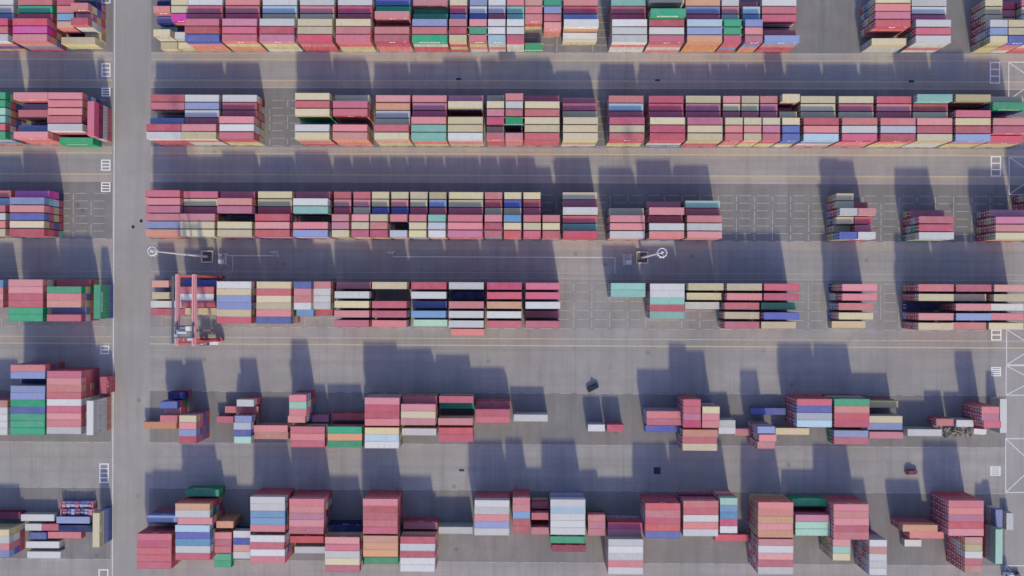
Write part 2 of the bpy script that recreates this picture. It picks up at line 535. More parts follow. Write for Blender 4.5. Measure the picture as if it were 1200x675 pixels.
COLS['B'] = """
-34 40 E4 E4 Q4 A4 R4 E4
16 40 P4 L2 R3 . L3 PPPP
55.5 40 P4 P4 P4 R4 W4 .
171.5 40 R3 R3 . L3 R4 RRRW
212.5 40 W3 L3 W3 R3 P4 WWRC
257 40 W3 R3 R3 P4 W4 CCRR
345.5 40 C4 R4 EEEC . W4 RPPC
390 40 C3 K4 R4 . P4 PPOS
438.5 40 P3 O3 W3 C3 R4 CCPC
482 40 P3 H3 K3 P4 A4 CPPA
525 40 P3 C4 . C4 C4 CPPW
570.5 20 C3 C4 H4 K4 C3 RRRR
592.5 20 P4 W4 R4 E4 . PPPP
615 40 R3 C4 R4 C4 C4 RRRR
660 40 P2 K3 C3 C4 C4 WPCC
714.5 40 P3 Z3 K3 K4 C4 CCRR
762 40 R3 K3 K3 C4 R4 LWRR
806 40 C3 H3 R3 H4 C4 RRCC
850 20 P3 C3 R3 C4 P4 CPPR
872 20 C3 C3 R3 C4 P4 CCPC
894 20 P3 H3 R3 C4 H4 CCRR
917 20 C4 R1 C3 C4 B4 WCBB
942 40 C3 C3 C3 R4 P4 PWLZ
987 40 C3 R3 C3 P4 W4 PPPK
1032 40 R3 P3 R3 P4 G4 CCPR
1075 40 A4 R3 C3 P4 R4 WWCC
1120 40 T4 . R4 C4 R4 CCPL
1164 40 C3 E4 . P4 R4 R3
"""
COLS['C'] = """
-34 40 R3 Z3 R4 W4 P4 C4
11.5 40 NVV RZZL RCRP RCRB RBRC ARRR
171 40 R4 P4 H4 P4 L4 S4
210.5 40 K3 C3 R3 P4 C4 C4
254.7 40 R3 P4 H4 . C4 C4
299 40 C3 C3 R3 R4 P4 R4
343.7 40 R3 W4 A4 . P4 L4
389 20 R3 P3 R3 P4 H4 C4
412 20 R3 P3 C3 P4 C4 K4
434 20 C3 C3 B3 C4 P4 R4
457 20 C3 P3 B3 P4 . G4
479.5 20 C3 C3 R3 P4 C4 C4
502 20 T3 L3 R3 A4 G4 W4
525 40 C3 C3 K3 R4 P4 H4
568 20 P3 R3 C3 P4 R4 R4
590.6 20 C3 B3 C3 U4 C4 R4
613.5 20 C3 R3 R3 R4 C4 K4
636 20 . . . P4 C4 R4
660 40 C3 R3 W4 R3 A3 K4
715 40 . . C3 P4 P4 W4
761 40 . R2 P4 R3 W4 P4
805.5 40 . Q3 R3 P4 W4 P4
984.5 20 C3 C3 LRRW C3 T2 CCUB
1006 20 . R2 P4 R3 R3 W4
1077 40 . . R2 RRGR RGER EGCW
1167 40 . . GRH RRCH CRRP RRCC
1212 40 RCRT RRRR . . . .
"""
# the wide set block below, five rows (six where they stand close)
COLS['D'] = """
392 40 R3 W4 C4 P4 R4
436 40 C4 . K4 K4 P4
482 40 K4 W4 B3 U4 Q2
526 40 W4 N2 P4 W4 W4 P1
570.6 40 K4 K4 O4 W4 K4
616 40 K4 K4 W4 R2 R4
807 40 C4 C3 W2 . .
852 40 C4 P4 R3 C3 R3
895.5 40 K4 K4 E3 B4 C3
987 40 P4 P4 P3 C3 C1
1076.5 40 CRRP RRRC N1 GRRP RPRC
1120.6 40 R4 C3 CRRP L4 P3
1165 40 S4 TCRC W3 P3 C3
"""
GROUPS = []     # (yard row, px left, px top or None, ft, reference tiers, pitch m, rows, turned)
YREF = {'A': (520, 60.9, 2.77), 'B': (520, 170.8, 2.77), 'C': (520, 280.6, 2.77)}
for blk, (px, py, pitch) in YREF.items():
    ys = at(px, py)[1]
    for ln in COLS[blk].strip().split('\n'):
        t = ln.split()
        GROUPS.append((blk, float(t[0]), ('w', ys + 5 * pitch + CW), int(t[1]), 4, pitch, t[2:], False))
yd = at(410, 330.3, 4 * TIER)[1]
for ln in COLS['D'].strip().split('\n'):
    t = ln.split()
    GROUPS.append(('D', float(t[0]), ('w', yd), int(t[1]), 4, 3.36, t[2:], False))
# loose groups: row, left px, top px of the first roof, tiers at which that is seen, length, rows...  ("/" turned north-south)
LOOSE = """
B 69.5 161 2 40 EE
/B 102.5 118.5 4 40 RWMK
A 72 41.3 2 40 CC
D 178 328.7 3 20 S3 . . .
D 178.5 342.4 3 20 C3
D 179 353.5 2 40 W2 R2
D 210.5 327.8 3 40 B2 R3 W3 R3 C2
D 254 329.8 4 40 W4 C4 L4 L4 C4 R4
D 300.6 330 4 40 C4 R4 C4 C4 P4 B4
D 344.7 330 4 20 B4 P4 P4 W4 U3
D 367.5 330 3 20 P3 W3 W3 W3 R2
D 716 331.7 3 40 WUA WUA
D 762 332.3 3 40 W3 W3 A3 R3 A3
D -36 328 3 40 U3 P3 P3 P3
D 10 327.5 4 40 P4 P4 R4 R4 E4 E4
D 55 327.5 4 40 R2 WECE RRBP COCS ROL RRWR
/D 110 333.6 3 40 BEE
E 197 459.5 2 20 RN
E 188 470.6 3 20 B3 RP RRP
E 167.5 494.4 1 40 O1
E 210 486.8 4 20 RBRC RBRP BRBL RBRR
E 254 487.8 1 20 R1
E 263.5 476.5 1 40 R1
E 277.5 468.3 3 20 RRW
E 275 487.2 3 20 L3 G3 B3 Q3
E 296.5 498.4 2 40 P2 S2
E 339 462.6 4 20 P4 Q4 P4 P4
E 364 486.6 1 20 H1
E 340.6 499.8 3 40 R3 P3 R3
E 389 484.5 1 40 R1
E 384 500 3 40 E3 O3 E3
E 427.5 466 4 40 P4 R4 R4 P4
E 427.5 501 3 40 C3 Z3 W3
E 471.5 464 3 40 R3 P4 C4 P4
E 471 502 3 40 W3
E 514.5 464 3 40 R3 E2 . P4
E 514 501.2 3 40 R3 R3
E 558 470 2 40 R2 R3 R3
E 602 485.8 2 40 WW
E 689 497.5 2 20 GW
E 711.5 497.8 2 20 RR
E 758 482 3 40 GLP RLR
E 757 498.5 1 40 B1
E 801 468 5 20 RRRRR RRRRR RRRRH RRRRK
E 823 476.6 4 20 C4 P4 P4
E 800 503.6 3 40 S3 R3 C3
E 842 492.5 2 20 WW WW
E 862.5 501.5 1 20 P1
E 881 478 1 40 B1
E 888 501 4 20 GRGL GRWP RGRP
E 934 467.5 4 40 RRRR RBRB GRRG RRBZ
E 978 467.6 4 40 E4 S4 R4 R4
E 1017 471 3 40 T2 . C3 L3
E 909 501.5 1 40 C1
E 977.5 504.4 2 40 EL ER
E 1019.5 506 1 40 H1
E 1063 503 2 40 QW
E 1097.5 491 2 20 RP
E 1123 492.3 2 20 WW
E 1150.6 476.8 5 20 RRRRP RRRRH RRRRR
/E 1172 467.5 2 40 WW
E 12.5 427.5 4 40 RLRP BLBL N2 L4 L4 EEEE BBEB EEEE EEEE EEEE
E 55 434.8 4 40 RRRR RRRP RSRS RRRR WWWW RKRK RRWP KRKP WWWW
E -31 469.3 3 40 S3 W3 W3 W3 W3
/E 101.5 469.5 4 40 SWWW
/E 117 441.5 2 20 RR
F 175.5 605.8 3 40 L3
F 160.6 625.4 5 40 R5 R5 R5 R5 R5
F 217 573.6 2 40 EE
F 205.5 590 4 40 ORRO RGEW ROOP RRBZ
F 205.8 623.2 4 40 B4 U4 W4 R4
F 253.5 610.8 3 20 OOO
F 251.5 623.8 3 20 P3 R3 R3
F 251.5 649 1 20 E1 E1
F 273.5 622.2 3 20 W3 B3 S3 W3
F 293.5 582.2 5 40 RRRRW W5 U5 U5 P5
F 293.5 627.2 4 40 W4 R4 W4 RPRP
F 339.2 584.6 5 40 RRRRP P5 H5 P5 R5
F 338 628.3 2 40 R2
F 345 640.5 1 40 G1
F 384 618.5 2 40 N2
F 381 628.6 4 40 P4 R4 W4 C4 R4
F 425.5 584.6 5 40 RRRRP RRRRR RRRRR RRRRR RRRRR
F 425.8 627.8 4 40 O4 O4 O4
F 427 653 2 40 E2
F 473 612 2 40 RR
F 469.2 629 4 40 R4 W4 R4 W4 W4
F 515 614.6 1 40 QW
F 556.3 586.2 5 40 GRRRW RRWW5 P5 L5 W5
F 601 583.2 5 20 RRRRP P5 U5 R5 R5
F 623 588 2 20 R2
F 623 601 3 20 R3
F 623 618 3 20 P3
F 645.3 585.4 5 40 GLGLW Z5 W5 W5 W5
F 645 628.5 3 40 E3
F 647 638.5 1 40 M1
F 689.3 603.3 3 20 EMP H3 P3
F 712.5 613 3 40 GRK P3
F 713 631.5 4 40 W4 W4 W4 P4 W4
F 756.5 589.6 4 40 RRRR P4 R4 R4 B4
F 801 587 5 40 NRNRP R5 W5 P5 W5
F 844 583.6 5 20 RPWRQ U5 U5 K5 W5
F 838 626.3 1 40 K1
F 888.6 588.6 5 40 OCOOP COROS OROOO ORROP RCOCO
F 888.8 631.5 5 40 PRWRP WRLRW RWRRP KRRWR RLRRW
F 929 585 2 40 EE
F 932.7 603.3 3 40 RRH EQ3 Q3
F 977 591.2 5 40 RRRRP GRRRP GRRRP RGRRR RRRRP
F 976.2 631.5 4 20 GTCP ETTQ WCTC
F 1019 632.7 5 20 LBRGW RLGLS LRGRW RLRGW RGRLW
F 1058 615 3 40 RRO
F 1066 623 2 40 RP
F 1060 632.5 1 20 W1
F 1111.7 586.6 5 40 RRRRP RRRRP RRRRH RRRRR RRRRP
F 1131 629.6 5 20 RRRRS RRWWT RRRGW RRRRR RRRRS
/F 1166.8 597.5 2 20 WL
/F 1179.7 601.3 1 20 W1
/F 1166.8 620.3 3 40 RGQ
F -14 600 1 40 M1
F -29 620.5 3 40 WTC RWW RRP RBL
F 23.7 602.6 1 40 W1
F 29.5 613.8 1 20 W1
F 50.8 614 1 20 K1
F 35 624 1 20 B1
F 30.3 634.4 1 40 W1
F 32 646.4 1 40 W1
F 66 605.5 1 40 L1
F 67 615.5 1 40 N1
F 56 623 1 40 R1
/F 108.6 601.3 3 40 BLC
"""
for ln in LOOSE.strip().split('\n'):
    t = ln.split()
    turned = t[0].startswith('/')
    # nothing here stands more than four high
    t[3] = str(min(4, int(t[3])))
    t[5:] = [k[:-1] + '4' if k[-1] == '5' else (k[-4:] if len(k) > 4 else k) for k in t[5:]]
    GROUPS.append((t[0].strip('/'), float(t[1]), ('p', float(t[2])), int(t[4]), int(t[3]), 2.465, t[5:], turned))

WEIGHTS = 'RRRRRRRRRPPPKKMSOCCCCTWWWWGLBBUENH'
def parse(tok):
    if tok == '.': return []
    if tok[-1].isdigit():
        h = int(tok[-1]); cs = tok[:-1]
        while len(cs) < h:
            cs = rnd.choice(WEIGHTS) + cs
        return list(cs)
    return list(tok)

boxes = []      # every container: dict
for gi, (blk, px, ref, ft, href, pitch, rows, turned) in enumerate(GROUPS):
    L = LEN[ft]
    zt = href * TIER
    if ref[0] == 'w':
        ytop = ref[1]
        # walk to the pixel height of the middle row for the x conversion
        ypx = {'A': 30, 'B': 140, 'C': 250, 'D': 355}[blk]
        x0 = at(px, ypx, zt)[0]
    else:
        x0, ytop = at(px, ref[1], zt)
    for ri, tok in enumerate(rows):
        tiers = parse(tok)
        if turned:
            cx, cy = x0 + CW / 2, ytop - L / 2
        else:
            cx, cy = x0 + L / 2, ytop - CW / 2 - ri * pitch
        z = 0.02
        hc = rnd.random() < 0.22
        for k, c in enumerate(tiers):
            top = k == len(tiers) - 1
            boxes.append(dict(g=gi, blk=blk, ft=ft, row=ri, tier=k, top=top, c=c, turned=turned, n=len(tiers),
                              x=cx + rnd.uniform(-.06, .06), y=cy + rnd.uniform(-.025, .025), z=z,
                              rz=(math.pi / 2 if turned else 0) + R(rnd.uniform(-.18, .18))))
            z += TIER
            if hc and k == 0: z += 0.001

# stacks read a little too close together are nudged apart so that no two of them share ground
stacks = {}
for b in boxes: stacks.setdefault((b['g'], b['row']), []).append(b)
feet = []
for bs in stacks.values():
    q = bs[0]
    hx_, hy_ = (CW / 2, LEN[q['ft']] / 2) if q['turned'] else (LEN[q['ft']] / 2, CW / 2)
    feet.append([q['x'], q['y'], hx_ + .05, hy_ + .015, bs, q['x'], q['y']])
feet.sort(key=lambda f: f[0])
for _ in range(40):
    moved = False
    for i, a in enumerate(feet):
        for b in feet[i + 1:]:
            if b[0] - a[0] > 14: break
            ox = a[2] + b[2] - abs(a[0] - b[0]); oy = a[3] + b[3] - abs(a[1] - b[1])
            if ox > .001 and oy > .001:
                moved = True
                k = 0 if ox < oy else 1
                d = (ox, oy)[k] * .5 + .001
                sg = 1 if a[k] < b[k] else -1
                a[k] -= sg * d; b[k] += sg * d
    if not moved: break
    feet.sort(key=lambda f: f[0])
for f in feet:
    for b in f[4]:
        b['x'] = f[0] + (b['x'] - f[5]) * .5; b['y'] = f[1] + (b['y'] - f[6]) * .3

# how much of each top box the camera sees inside the frame (roof plus open south or north side)
def area(b):
    s = F_PX / (CAM_H - b['z'] - TIER)
    px, py = 600 + b['x'] * s + 6, 337.5 - b['y'] * s
    hx, hy = LEN[b['ft']] * s / 2, CW * s / 2
    if b['turned']: hx, hy = hy, hx
    vx = max(0, min(1200, px + hx) - max(0, px - hx)); vy = max(0, min(675, py + hy) - max(0, py - hy))
    a = vx * vy
    nb = [q['n'] for q in boxes if q['top'] and q['g'] == b['g'] and q['row'] == b['row'] + (1 if b['y'] > 0 else -1)]
    drop = b['n'] - (nb[0] if nb else 0)
    if drop > 0: a += vx * min(TIER, drop * TIER) * s * abs(b['y']) / CAM_H
    up = [q['n'] for q in boxes if q['top'] and q['g'] == b['g'] and q['row'] in (b['row'] + 1, b['row'] - 1)]
    if up and max(up) - b['n'] >= 2: a *= 0.6
    return a

tops = [b for b in boxes if b['top']]
for b in tops: b['a'] = area(b)
solo = []
for ft, most in ((40, 300), (20, 220)):
    cand = sorted((b for b in tops if b['ft'] == ft and b['a'] > 40), key=lambda b: -b['a'])
    solo += cand[:most]
solo_ids = {id(b) for b in solo}

ORD = ['zeroth', 'first', 'second', 'third', 'fourth', 'fifth', 'sixth', 'seventh', 'eighth', 'ninth', 'tenth', 'eleventh', 'twelfth', 'thirteenth',
       'fourteenth', 'fifteenth', 'sixteenth', 'seventeenth', 'eighteenth', 'nineteenth', 'twentieth']
def ordinal(n):
    if n <= 20: return ORD[n]
    tens = {2: 'twenty', 3: 'thirty', 4: 'forty', 5: 'fifty', 6: 'sixty', 7: 'seventy'}[n // 10]
    return tens + '-' + ORD[n % 10] if n % 10 else tens[:-1] + 'ieth'
ROWNAME = {'A': 'topmost', 'B': 'second', 'C': 'third', 'D': 'fourth', 'E': 'fifth', 'F': 'bottom'}
# rank of every group from the left inside its yard row, counted apart on both sides of the road
rank = {}
for blk in ROWNAME:
    for left in (True, False):
        gs = [i for i, g in enumerate(GROUPS) if g[0] == blk and (g[1] < 130) == left]
        for k, i in enumerate(sorted(gs, key=lambda i: GROUPS[i][1])):
            rank[i] = (k + 1, left)
def container_label(b):
    k, left = rank[b['g']]
    n = sorted({q['row'] for q in tops if q['g'] == b['g']}).index(b['row']) + 1
    size = 'long' if b['ft'] == 40 else 'short'
    if b['turned']: size = 'crosswise'
    if left:
        return f"{NAMES[b['c']]} {size} container, {ordinal(n)} down in {ordinal(k)} stack left of road, {ROWNAME[b['blk']]} yard row"
    return f"{NAMES[b['c']]} {size} container, {ordinal(n)} down in {ordinal(k)} stack of {ROWNAME[b['blk']]} yard row"

def marks_for(c, r):
    if c == 'E': return 'lettered'
    if c in 'RPKMBHLO': return 'logo' if r < 0.6 else ''
    return 'logo' if r < 0.2 else ''

def set_paint(o, c):
    s = o.material_slots[0]
    s.link = 'OBJECT'
    s.material = PAINT[c]

rest = MB()
slot = {c: i for i, c in enumerate(LETTERS)}
I_STEEL, I_MARK = len(LETTERS), len(LETTERS) + 1
seen_labels = set()
for b in boxes:
    ft, c = b['ft'], b['c']
    mk = marks_for(c, rnd.random())
    if id(b) in solo_ids:
        nm = 'forty_foot_container' if ft == 40 else 'twenty_foot_container'
        root = link(nm, None, None, (b['x'], b['y'], b['z']), b['rz'])
        root.empty_display_size = 0.5
        lb = container_label(b)
        tag(root, lb, 'container', 'long containers stacked in the yard' if ft == 40 else 'short containers stacked in the yard')
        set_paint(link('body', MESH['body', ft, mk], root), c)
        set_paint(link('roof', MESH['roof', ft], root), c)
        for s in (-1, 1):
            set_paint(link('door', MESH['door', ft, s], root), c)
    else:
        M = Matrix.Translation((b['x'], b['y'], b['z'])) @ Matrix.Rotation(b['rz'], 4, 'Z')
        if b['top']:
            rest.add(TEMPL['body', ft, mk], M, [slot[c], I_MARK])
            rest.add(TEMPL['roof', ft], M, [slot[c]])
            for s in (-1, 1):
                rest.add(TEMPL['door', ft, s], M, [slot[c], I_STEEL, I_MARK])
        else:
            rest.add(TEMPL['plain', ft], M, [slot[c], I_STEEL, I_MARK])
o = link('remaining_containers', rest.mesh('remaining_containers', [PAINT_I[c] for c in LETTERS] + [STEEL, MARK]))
tag(o, "mixed red, cream, white and blue containers filling the lower tiers of the stacks", "containers", kind="stuff")
print("boxes", len(boxes), "tops", len(tops), "solo40", sum(b['ft'] == 40 for b in solo), "solo20", sum(b['ft'] == 20 for b in solo), "tris~", 2 * len(rest.f))
#DETAILS
# ------------------------------------------------------------------ slot markings between the stacks
X0G = at(926.5, 250)[0]
def slot_grid(ys, pitch, rows, x_max):
    rs = []
    k = -60
    while k < 60:
        x = X0G + k * 6.58
        k += 1
        if x < -195 or x > x_max or (ROAD_X0 - 6 < x < ROAD_X1 - 1): continue
        for r in range(rows + 1):
            y = ys + r * pitch - 0.17
            a, b = x + rnd.uniform(.7, 1.3), x + rnd.uniform(4.7, 5.6)
            rs.append((a, b, y - .11, y + .11))
        for r in range(rows):
            y = ys + r * pitch
            if rnd.random() < 0.85:
                rs.append((x - .13, x + .13, y + rnd.uniform(0, .5), y + pitch - rnd.uniform(0, .6)))
    return rs
for px, py, pitch, rows, x_max in ((520, 60.9, 2.77, 7, 60), (520, 170.8, 2.77, 6, 195), (520, 280.6, 2.77, 6, 195), (520, 384, 3.36, 5, 195)):
    lines("slot_markings", slot_grid(at(px, py)[1], pitch, rows, x_max), SLOTW, 0.0075, stuff=True)

LADW = plain("ladder_paint", (0.74, 0.74, 0.73), 0.8, 0, 0.3)
def ladder(px0, px1, py0, py1, rungs, solid=False):
    x0, y1 = at(px0, py0); x1, y0 = at(px1, py1)
    w = .42
    rs = [(x0, x0 + w, y0, y1), (x1 - w, x1, y0, y1)]
    for k in range(rungs):
        y = y0 + (y1 - y0 - w) * k / max(1, rungs - 1)
        rs.append((x0 + w, x1 - w, y, y + w * (1.6 if solid else 1)))
    return lines("ladder_marking", rs, LADW, 0.026)
for a in ((119, 129.5, 74, 90, 4), (119, 129.5, 103, 113, 4), (118.5, 129.5, 187, 200, 4), (118.5, 129.5, 213.5, 225, 4), (117.5, 128, 405, 415, 3),
          (116.5, 127.5, 543, 566, 5), (115.5, 127, 667, 685, 3), (119, 129.5, -6, 4, 3),
          (1160, 1172, 72.5, 98, 4), (1161, 1173, 183, 207, 4), (1161.5, 1173.5, 386, 399, 3), (1161.5, 1173, 430, 441, 5), (1160.5, 1172.5, 546.5, 557.5, 5)):
    ladder(*a)

def stripe(p, q, w, z=0.024):
    p, q = Vector((*p, z)), Vector((*q, z))
    n = (q - p).cross(Vector((0, 0, 1))).normalized() * (w / 2)
    return [tuple(p - n), tuple(p + n), tuple(q + n), tuple(q - n)]
def cross_box(px0, py0, px1, py1):
    b = MB()
    A, B_, C_, D_ = at(px0, py0), at(px1, py0), at(px1, py1), at(px0, py1)
    for k, (p, q) in enumerate(((A, B_), (B_, C_), (C_, D_), (D_, A), (A, C_), (B_, D_))):
        b.quad(*stripe(p, q, .34, 0.024 + k * 0.002))
    link("hatched_box_marking", b.mesh("hatched_box_marking", [WHITE_L]), ground)
for a in ((1182, 73, 1246, 117), (1182.5, 184, 1246, 228), (1179.5, 386, 1246, 427.5), (1179, 428.5, 1246, 463), (1178.5, 514, 1246, 577), (1178, 663, 1246, 730)):
    cross_box(*a)

# ------------------------------------------------------------------ small covers in the pavement
IRON = plain("cast_iron", (0.035, 0.035, 0.045), 0.7, 0.3)
def pit(px, py, w, h):
    x, y = at(px, py)
    b = MB()
    b.box(-w / 2, w / 2, -h / 2, h / 2, 0.0, 0.03, 0, False)
    for k in range(4):
        xx = -w / 2 + w * (k + .5) / 4
        b.box(xx - .04, xx + .04, -h / 2 + .05, h / 2 - .05, 0.03, 0.05, 0, False)
    return link("drain_cover", b.mesh("drain_cover", [IRON]), None, (x, y, 0.014))
tag(pit(537.5, 92.5, 1.9, .75), "dark drain cover on the lane left of centre below topmost containers", "drain", "iron drain covers in the lanes")
tag(pit(770.5, 94, 1.7, .7), "dark drain cover on the lane right of centre below topmost containers", "drain", "iron drain covers in the lanes")
tag(pit(1068, 95.3, 1.9, .8), "dark drain cover on the lane near the ladder marking, under topmost containers", "drain", "iron drain covers in the lanes")
tag(pit(541, 551, 1.8, .8), "dark drain cover on the sunlit lane above the bottom row", "drain", "iron drain covers in the lanes")
tag(pit(770, 551.5, 2.5, 2.5), "large square dark cover on the shaded lane above bottom row", "drain", "iron drain covers in the lanes")
def manhole(px, py):
    b = MB()
    b.tube((0, 0, 0), (0, 0, .03), .52, .5, 16)
    b.torus((0, 0, .02), .56, .05, 16, 5)
    x, y = at(px, py)
    return link("manhole_cover", b.mesh("manhole_cover", [IRON]), None, (x, y, 0.012))
tag(manhole(156, 266), "round dark manhole cover near the middle of the road", "manhole", "manhole covers on the road")
tag(manhole(165.5, 259), "round dark manhole cover closest to the stacked containers on road", "manhole", "manhole covers on the road")

# ------------------------------------------------------------------ high mast lights
GALV = plain("mast_steel", (0.62, 0.62, 0.62), 0.5, 0.2, 0.15)
PLINTH = plain("pale_kerb", (0.55, 0.54, 0.5), 0.8)
SOIL = plain("rusty_floor", (0.16, 0.12, 0.10), 0.9)
CABI = plain("cabinet_grey", (0.55, 0.56, 0.56), 0.5)
LAMPG = plain("lamp_housing", (0.3, 0.3, 0.32), 0.4)
def mast(px, py, height, label, cab_side):
    x, y = at(px, py)
    root = link("light_mast", None, None, (x, y, 0.0))
    tag(root, label, "light mast", "tall light masts in the lane")
    b = MB()
    for s in (-1, 1):
        b.box(-2.2, 2.2, s * 2.0 - .2, s * 2.0 + .2, .0, .75, 0)
        b.box(s * 2.0 - .2, s * 2.0 + .2, -1.8, 1.8, .0, .75, 0)
    link("kerb", b.mesh("mast_kerb", [PLINTH]), root)
    b = MB(); b.box(-1.79, 1.79, -1.79, 1.79, .02, .1, 0); b.box(-.7, .7, -.7, .7, .1, .5, 0)
    link("footing", b.mesh("mast_footing", [SOIL]), root)
    b = MB()
    b.tube((0, 0, .3), (0, 0, height * .5), .42, .30, 14)
    b.tube((0, 0, height * .5 - .3), (0, 0, height), .31, .17, 14)
    for k in range(6):
        t = k * math.pi / 3
        b.box(.42 * math.cos(t) - .05, .42 * math.cos(t) + .05, .42 * math.sin(t) - .05, .42 * math.sin(t) + .05, .3, 1.1, 0)
    link("pole", b.mesh("mast_pole", [GALV]), root)
    b = MB()
    b.torus((0, 0, height - .3), 1.38, .16, 32, 8)
    for k in range(4):
        t = k * math.pi / 2 + .4
        b.bar((.1 * math.cos(t), .1 * math.sin(t), height - .3), (1.38 * math.cos(t), 1.38 * math.sin(t), height - .3), .1)
    b.tube((0, 0, height - .8), (0, 0, height + .3), .45, .38, 14)
    link("head_ring", b.mesh("mast_head", [GALV]), root)
    for k in range(10):
        t = k * math.pi / 5
        b = MB()
        b.box(-.05, .45, -.24, .24, -.22, .1, 0)
        o = link("floodlight", b.mesh("floodlight", [LAMPG]), root, (1.42 * math.cos(t), 1.42 * math.sin(t), height - .55))
        o.rotation_euler = (0, R(25), t)
    # control cabinets beside the foot
    c = link("control_cabinet", None, None, (x + cab_side * 5.4, y - .6, 0.0))
    tag(c, "grey control cabinet ringed by bollards beside the mast %s" % ("above the red gantry crane" if cab_side > 0 else "between third and fourth yard rows"), "cabinet", "control cabinets of the masts")
    b = MB(); b.box(-.9, .9, -.6, .6, .1, 1.9, 0); b.box(-1.0, 1.0, -.7, .7, 1.9, 1.98, 0)
    link("cabinet_case", b.mesh("cabinet_case", [CABI]), c, (0.3, -1.2, 0))
    b = MB(); b.box(-.7, .7, -.5, .5, .1, 1.3, 0); b.box(-.75, .75, -.55, .55, 1.3, 1.36, 0)
    link("switch_box", b.mesh("switch_box", [LAMPG]), c, (0, .9, 0))
    b = MB(); b.box(-1.6, 1.6, -2.2, 1.9, .0, .1, 0)
    link("slab", b.mesh("cabinet_slab", [PLINTH]), c)
    for bx, by in ((-2.2, -2.6), (-2.2, -.6), (-2.2, 1.6), (2.2, -2.6), (2.2, 1.6), (0, 2.7), (0, -3.1)):
        b = MB(); b.tube((0, 0, 0), (0, 0, 1.0), .14, .14, 10); b.tube((0, 0, 1.0), (0, 0, 1.06), .14, .05, 10)
        link("bollard", b.mesh("bollard", [GALV]), c, (bx, by, 0))
    return root
mast(752.3, 301.8, 35.0, "tall pole light with round lamp ring in the shaded lane near yard centre", -1)
mast(243.5, 300.8, 38.5, "tall pole light reaching over the road above the red gantry crane", 1)

# ------------------------------------------------------------------ rubber tyred gantry crane
CR = plain("crane_red", srgb(206, 92, 96, .95), 0.5, 0, 0.3)
CRW = plain("crane_pale_red", srgb(222, 158, 160, .95), 0.5, 0, 0.25)
RUB = plain("tyre_rubber", (0.02, 0.02, 0.022), 0.9)
DKM = plain("machine_grey", (0.10, 0.12, 0.15), 0.5)
BLM = plain("machine_blue", (0.30, 0.42, 0.50), 0.5)
GLS = plain("cab_glass", (0.03, 0.05, 0.07), 0.1, 0, 0)
WHT = plain("cabin_white", (0.62, 0.64, 0.64), 0.5)
ZT = 21.0
gx1, gx2 = at(207, 340, ZT)[0], at(226.5, 340, ZT)[0]
gyn, gys = at(207, 323.5, ZT)[1], at(207, 403, ZT)[1]
gy0 = (gyn + gys) / 2; gx0 = (gx1 + gx2) / 2
crane = link("gantry_crane", None, None, (gx0, gy0, 0))
tag(crane, "red rubber-tyred gantry crane straddling the fourth yard row beside the road", "gantry crane")
hx, hy = (gx2 - gx1) / 2, (gyn - gys) / 2
for s in (-1, 1):
    b = MB(); b.box(s * hx - .5, s * hx + .5, -hy - .6, hy + .6, ZT - 1.5, ZT, 0)
    g = link("girder", b.mesh("crane_girder", [CRW]), crane)
    b = MB(); b.box(s * hx + .12, s * hx + .26, -hy, hy, ZT, ZT + .14, 0)
    link("trolley_rail", b.mesh("trolley_rail", [DKM]), g)
    for t in (-1, 1):
        b = MB()
        b.bar((s * hx, t * hy, ZT - 1.4), (s * (hx + .15), t * hy, 2.2), .85, .7)
        b.bar((s * hx, t * hy, ZT - 1.6), (s * hx, t * (hy - 2.2), ZT - 1.3), .35)
        link("leg", b.mesh("crane_leg", [CR]), crane)
for t in (-1, 1):
    b = MB(); b.box(-hx - 1.6, hx + 1.6, t * hy - .5, t * hy + .5, 1.3, 2.3, 0)
    link("sill_beam", b.mesh("sill_beam", [CR]), crane)
    b = MB(); b.box(-hx + .5, hx - .5, t * hy - .3, t * hy + .3, ZT - 1.3, ZT - .5, 0)
    link("cross_tie", b.mesh("cross_tie", [CR]), crane)
    b = MB()
    b.bar((-hx, t * hy, 8.5), (hx, t * hy, 8.5), .45)
    b.bar((-hx, t * hy, 8.7), (hx, t * hy, 18.5), .3)
    link("leg_brace", b.mesh("leg_brace", [CR]), crane)
    for s in (-1, 1):
        bo = MB(); bo.box(s * (hx + .2) - 1.3, s * (hx + .2) + 1.3, t * hy - .35, t * hy + .35, .8, 1.35, 0)
        bog = link("bogie", bo.mesh("bogie", [CR]), crane)
        for k in (-.85, .85):
            wb = MB(); wb.tube((s * (hx + .2) + k, t * hy - .32, .75), (s * (hx + .2) + k, t * hy + .32, .75), .75, .75, 18)
            link("wheel", wb.mesh("crane_wheel", [RUB]), bog)
# walkway with handrail outside the western girder
b = MB()
b.box(-hx - 2.0, -hx - 1.1, -hy, hy, ZT - .6, ZT - .52, 0)
for k in range(13):
    y = -hy + k * 2 * hy / 12
    b.bar((-hx - 2.0, y, ZT - .5), (-hx - 2.0, y, ZT + .55), .06)
    b.bar((-hx - 1.1, y, ZT - .6), (-hx - .5, y, ZT - .9), .08)
b.bar((-hx - 2.0, -hy, ZT + .5), (-hx - 2.0, hy, ZT + .5), .07)
link("walkway", b.mesh("crane_walkway", [DKM]), crane)
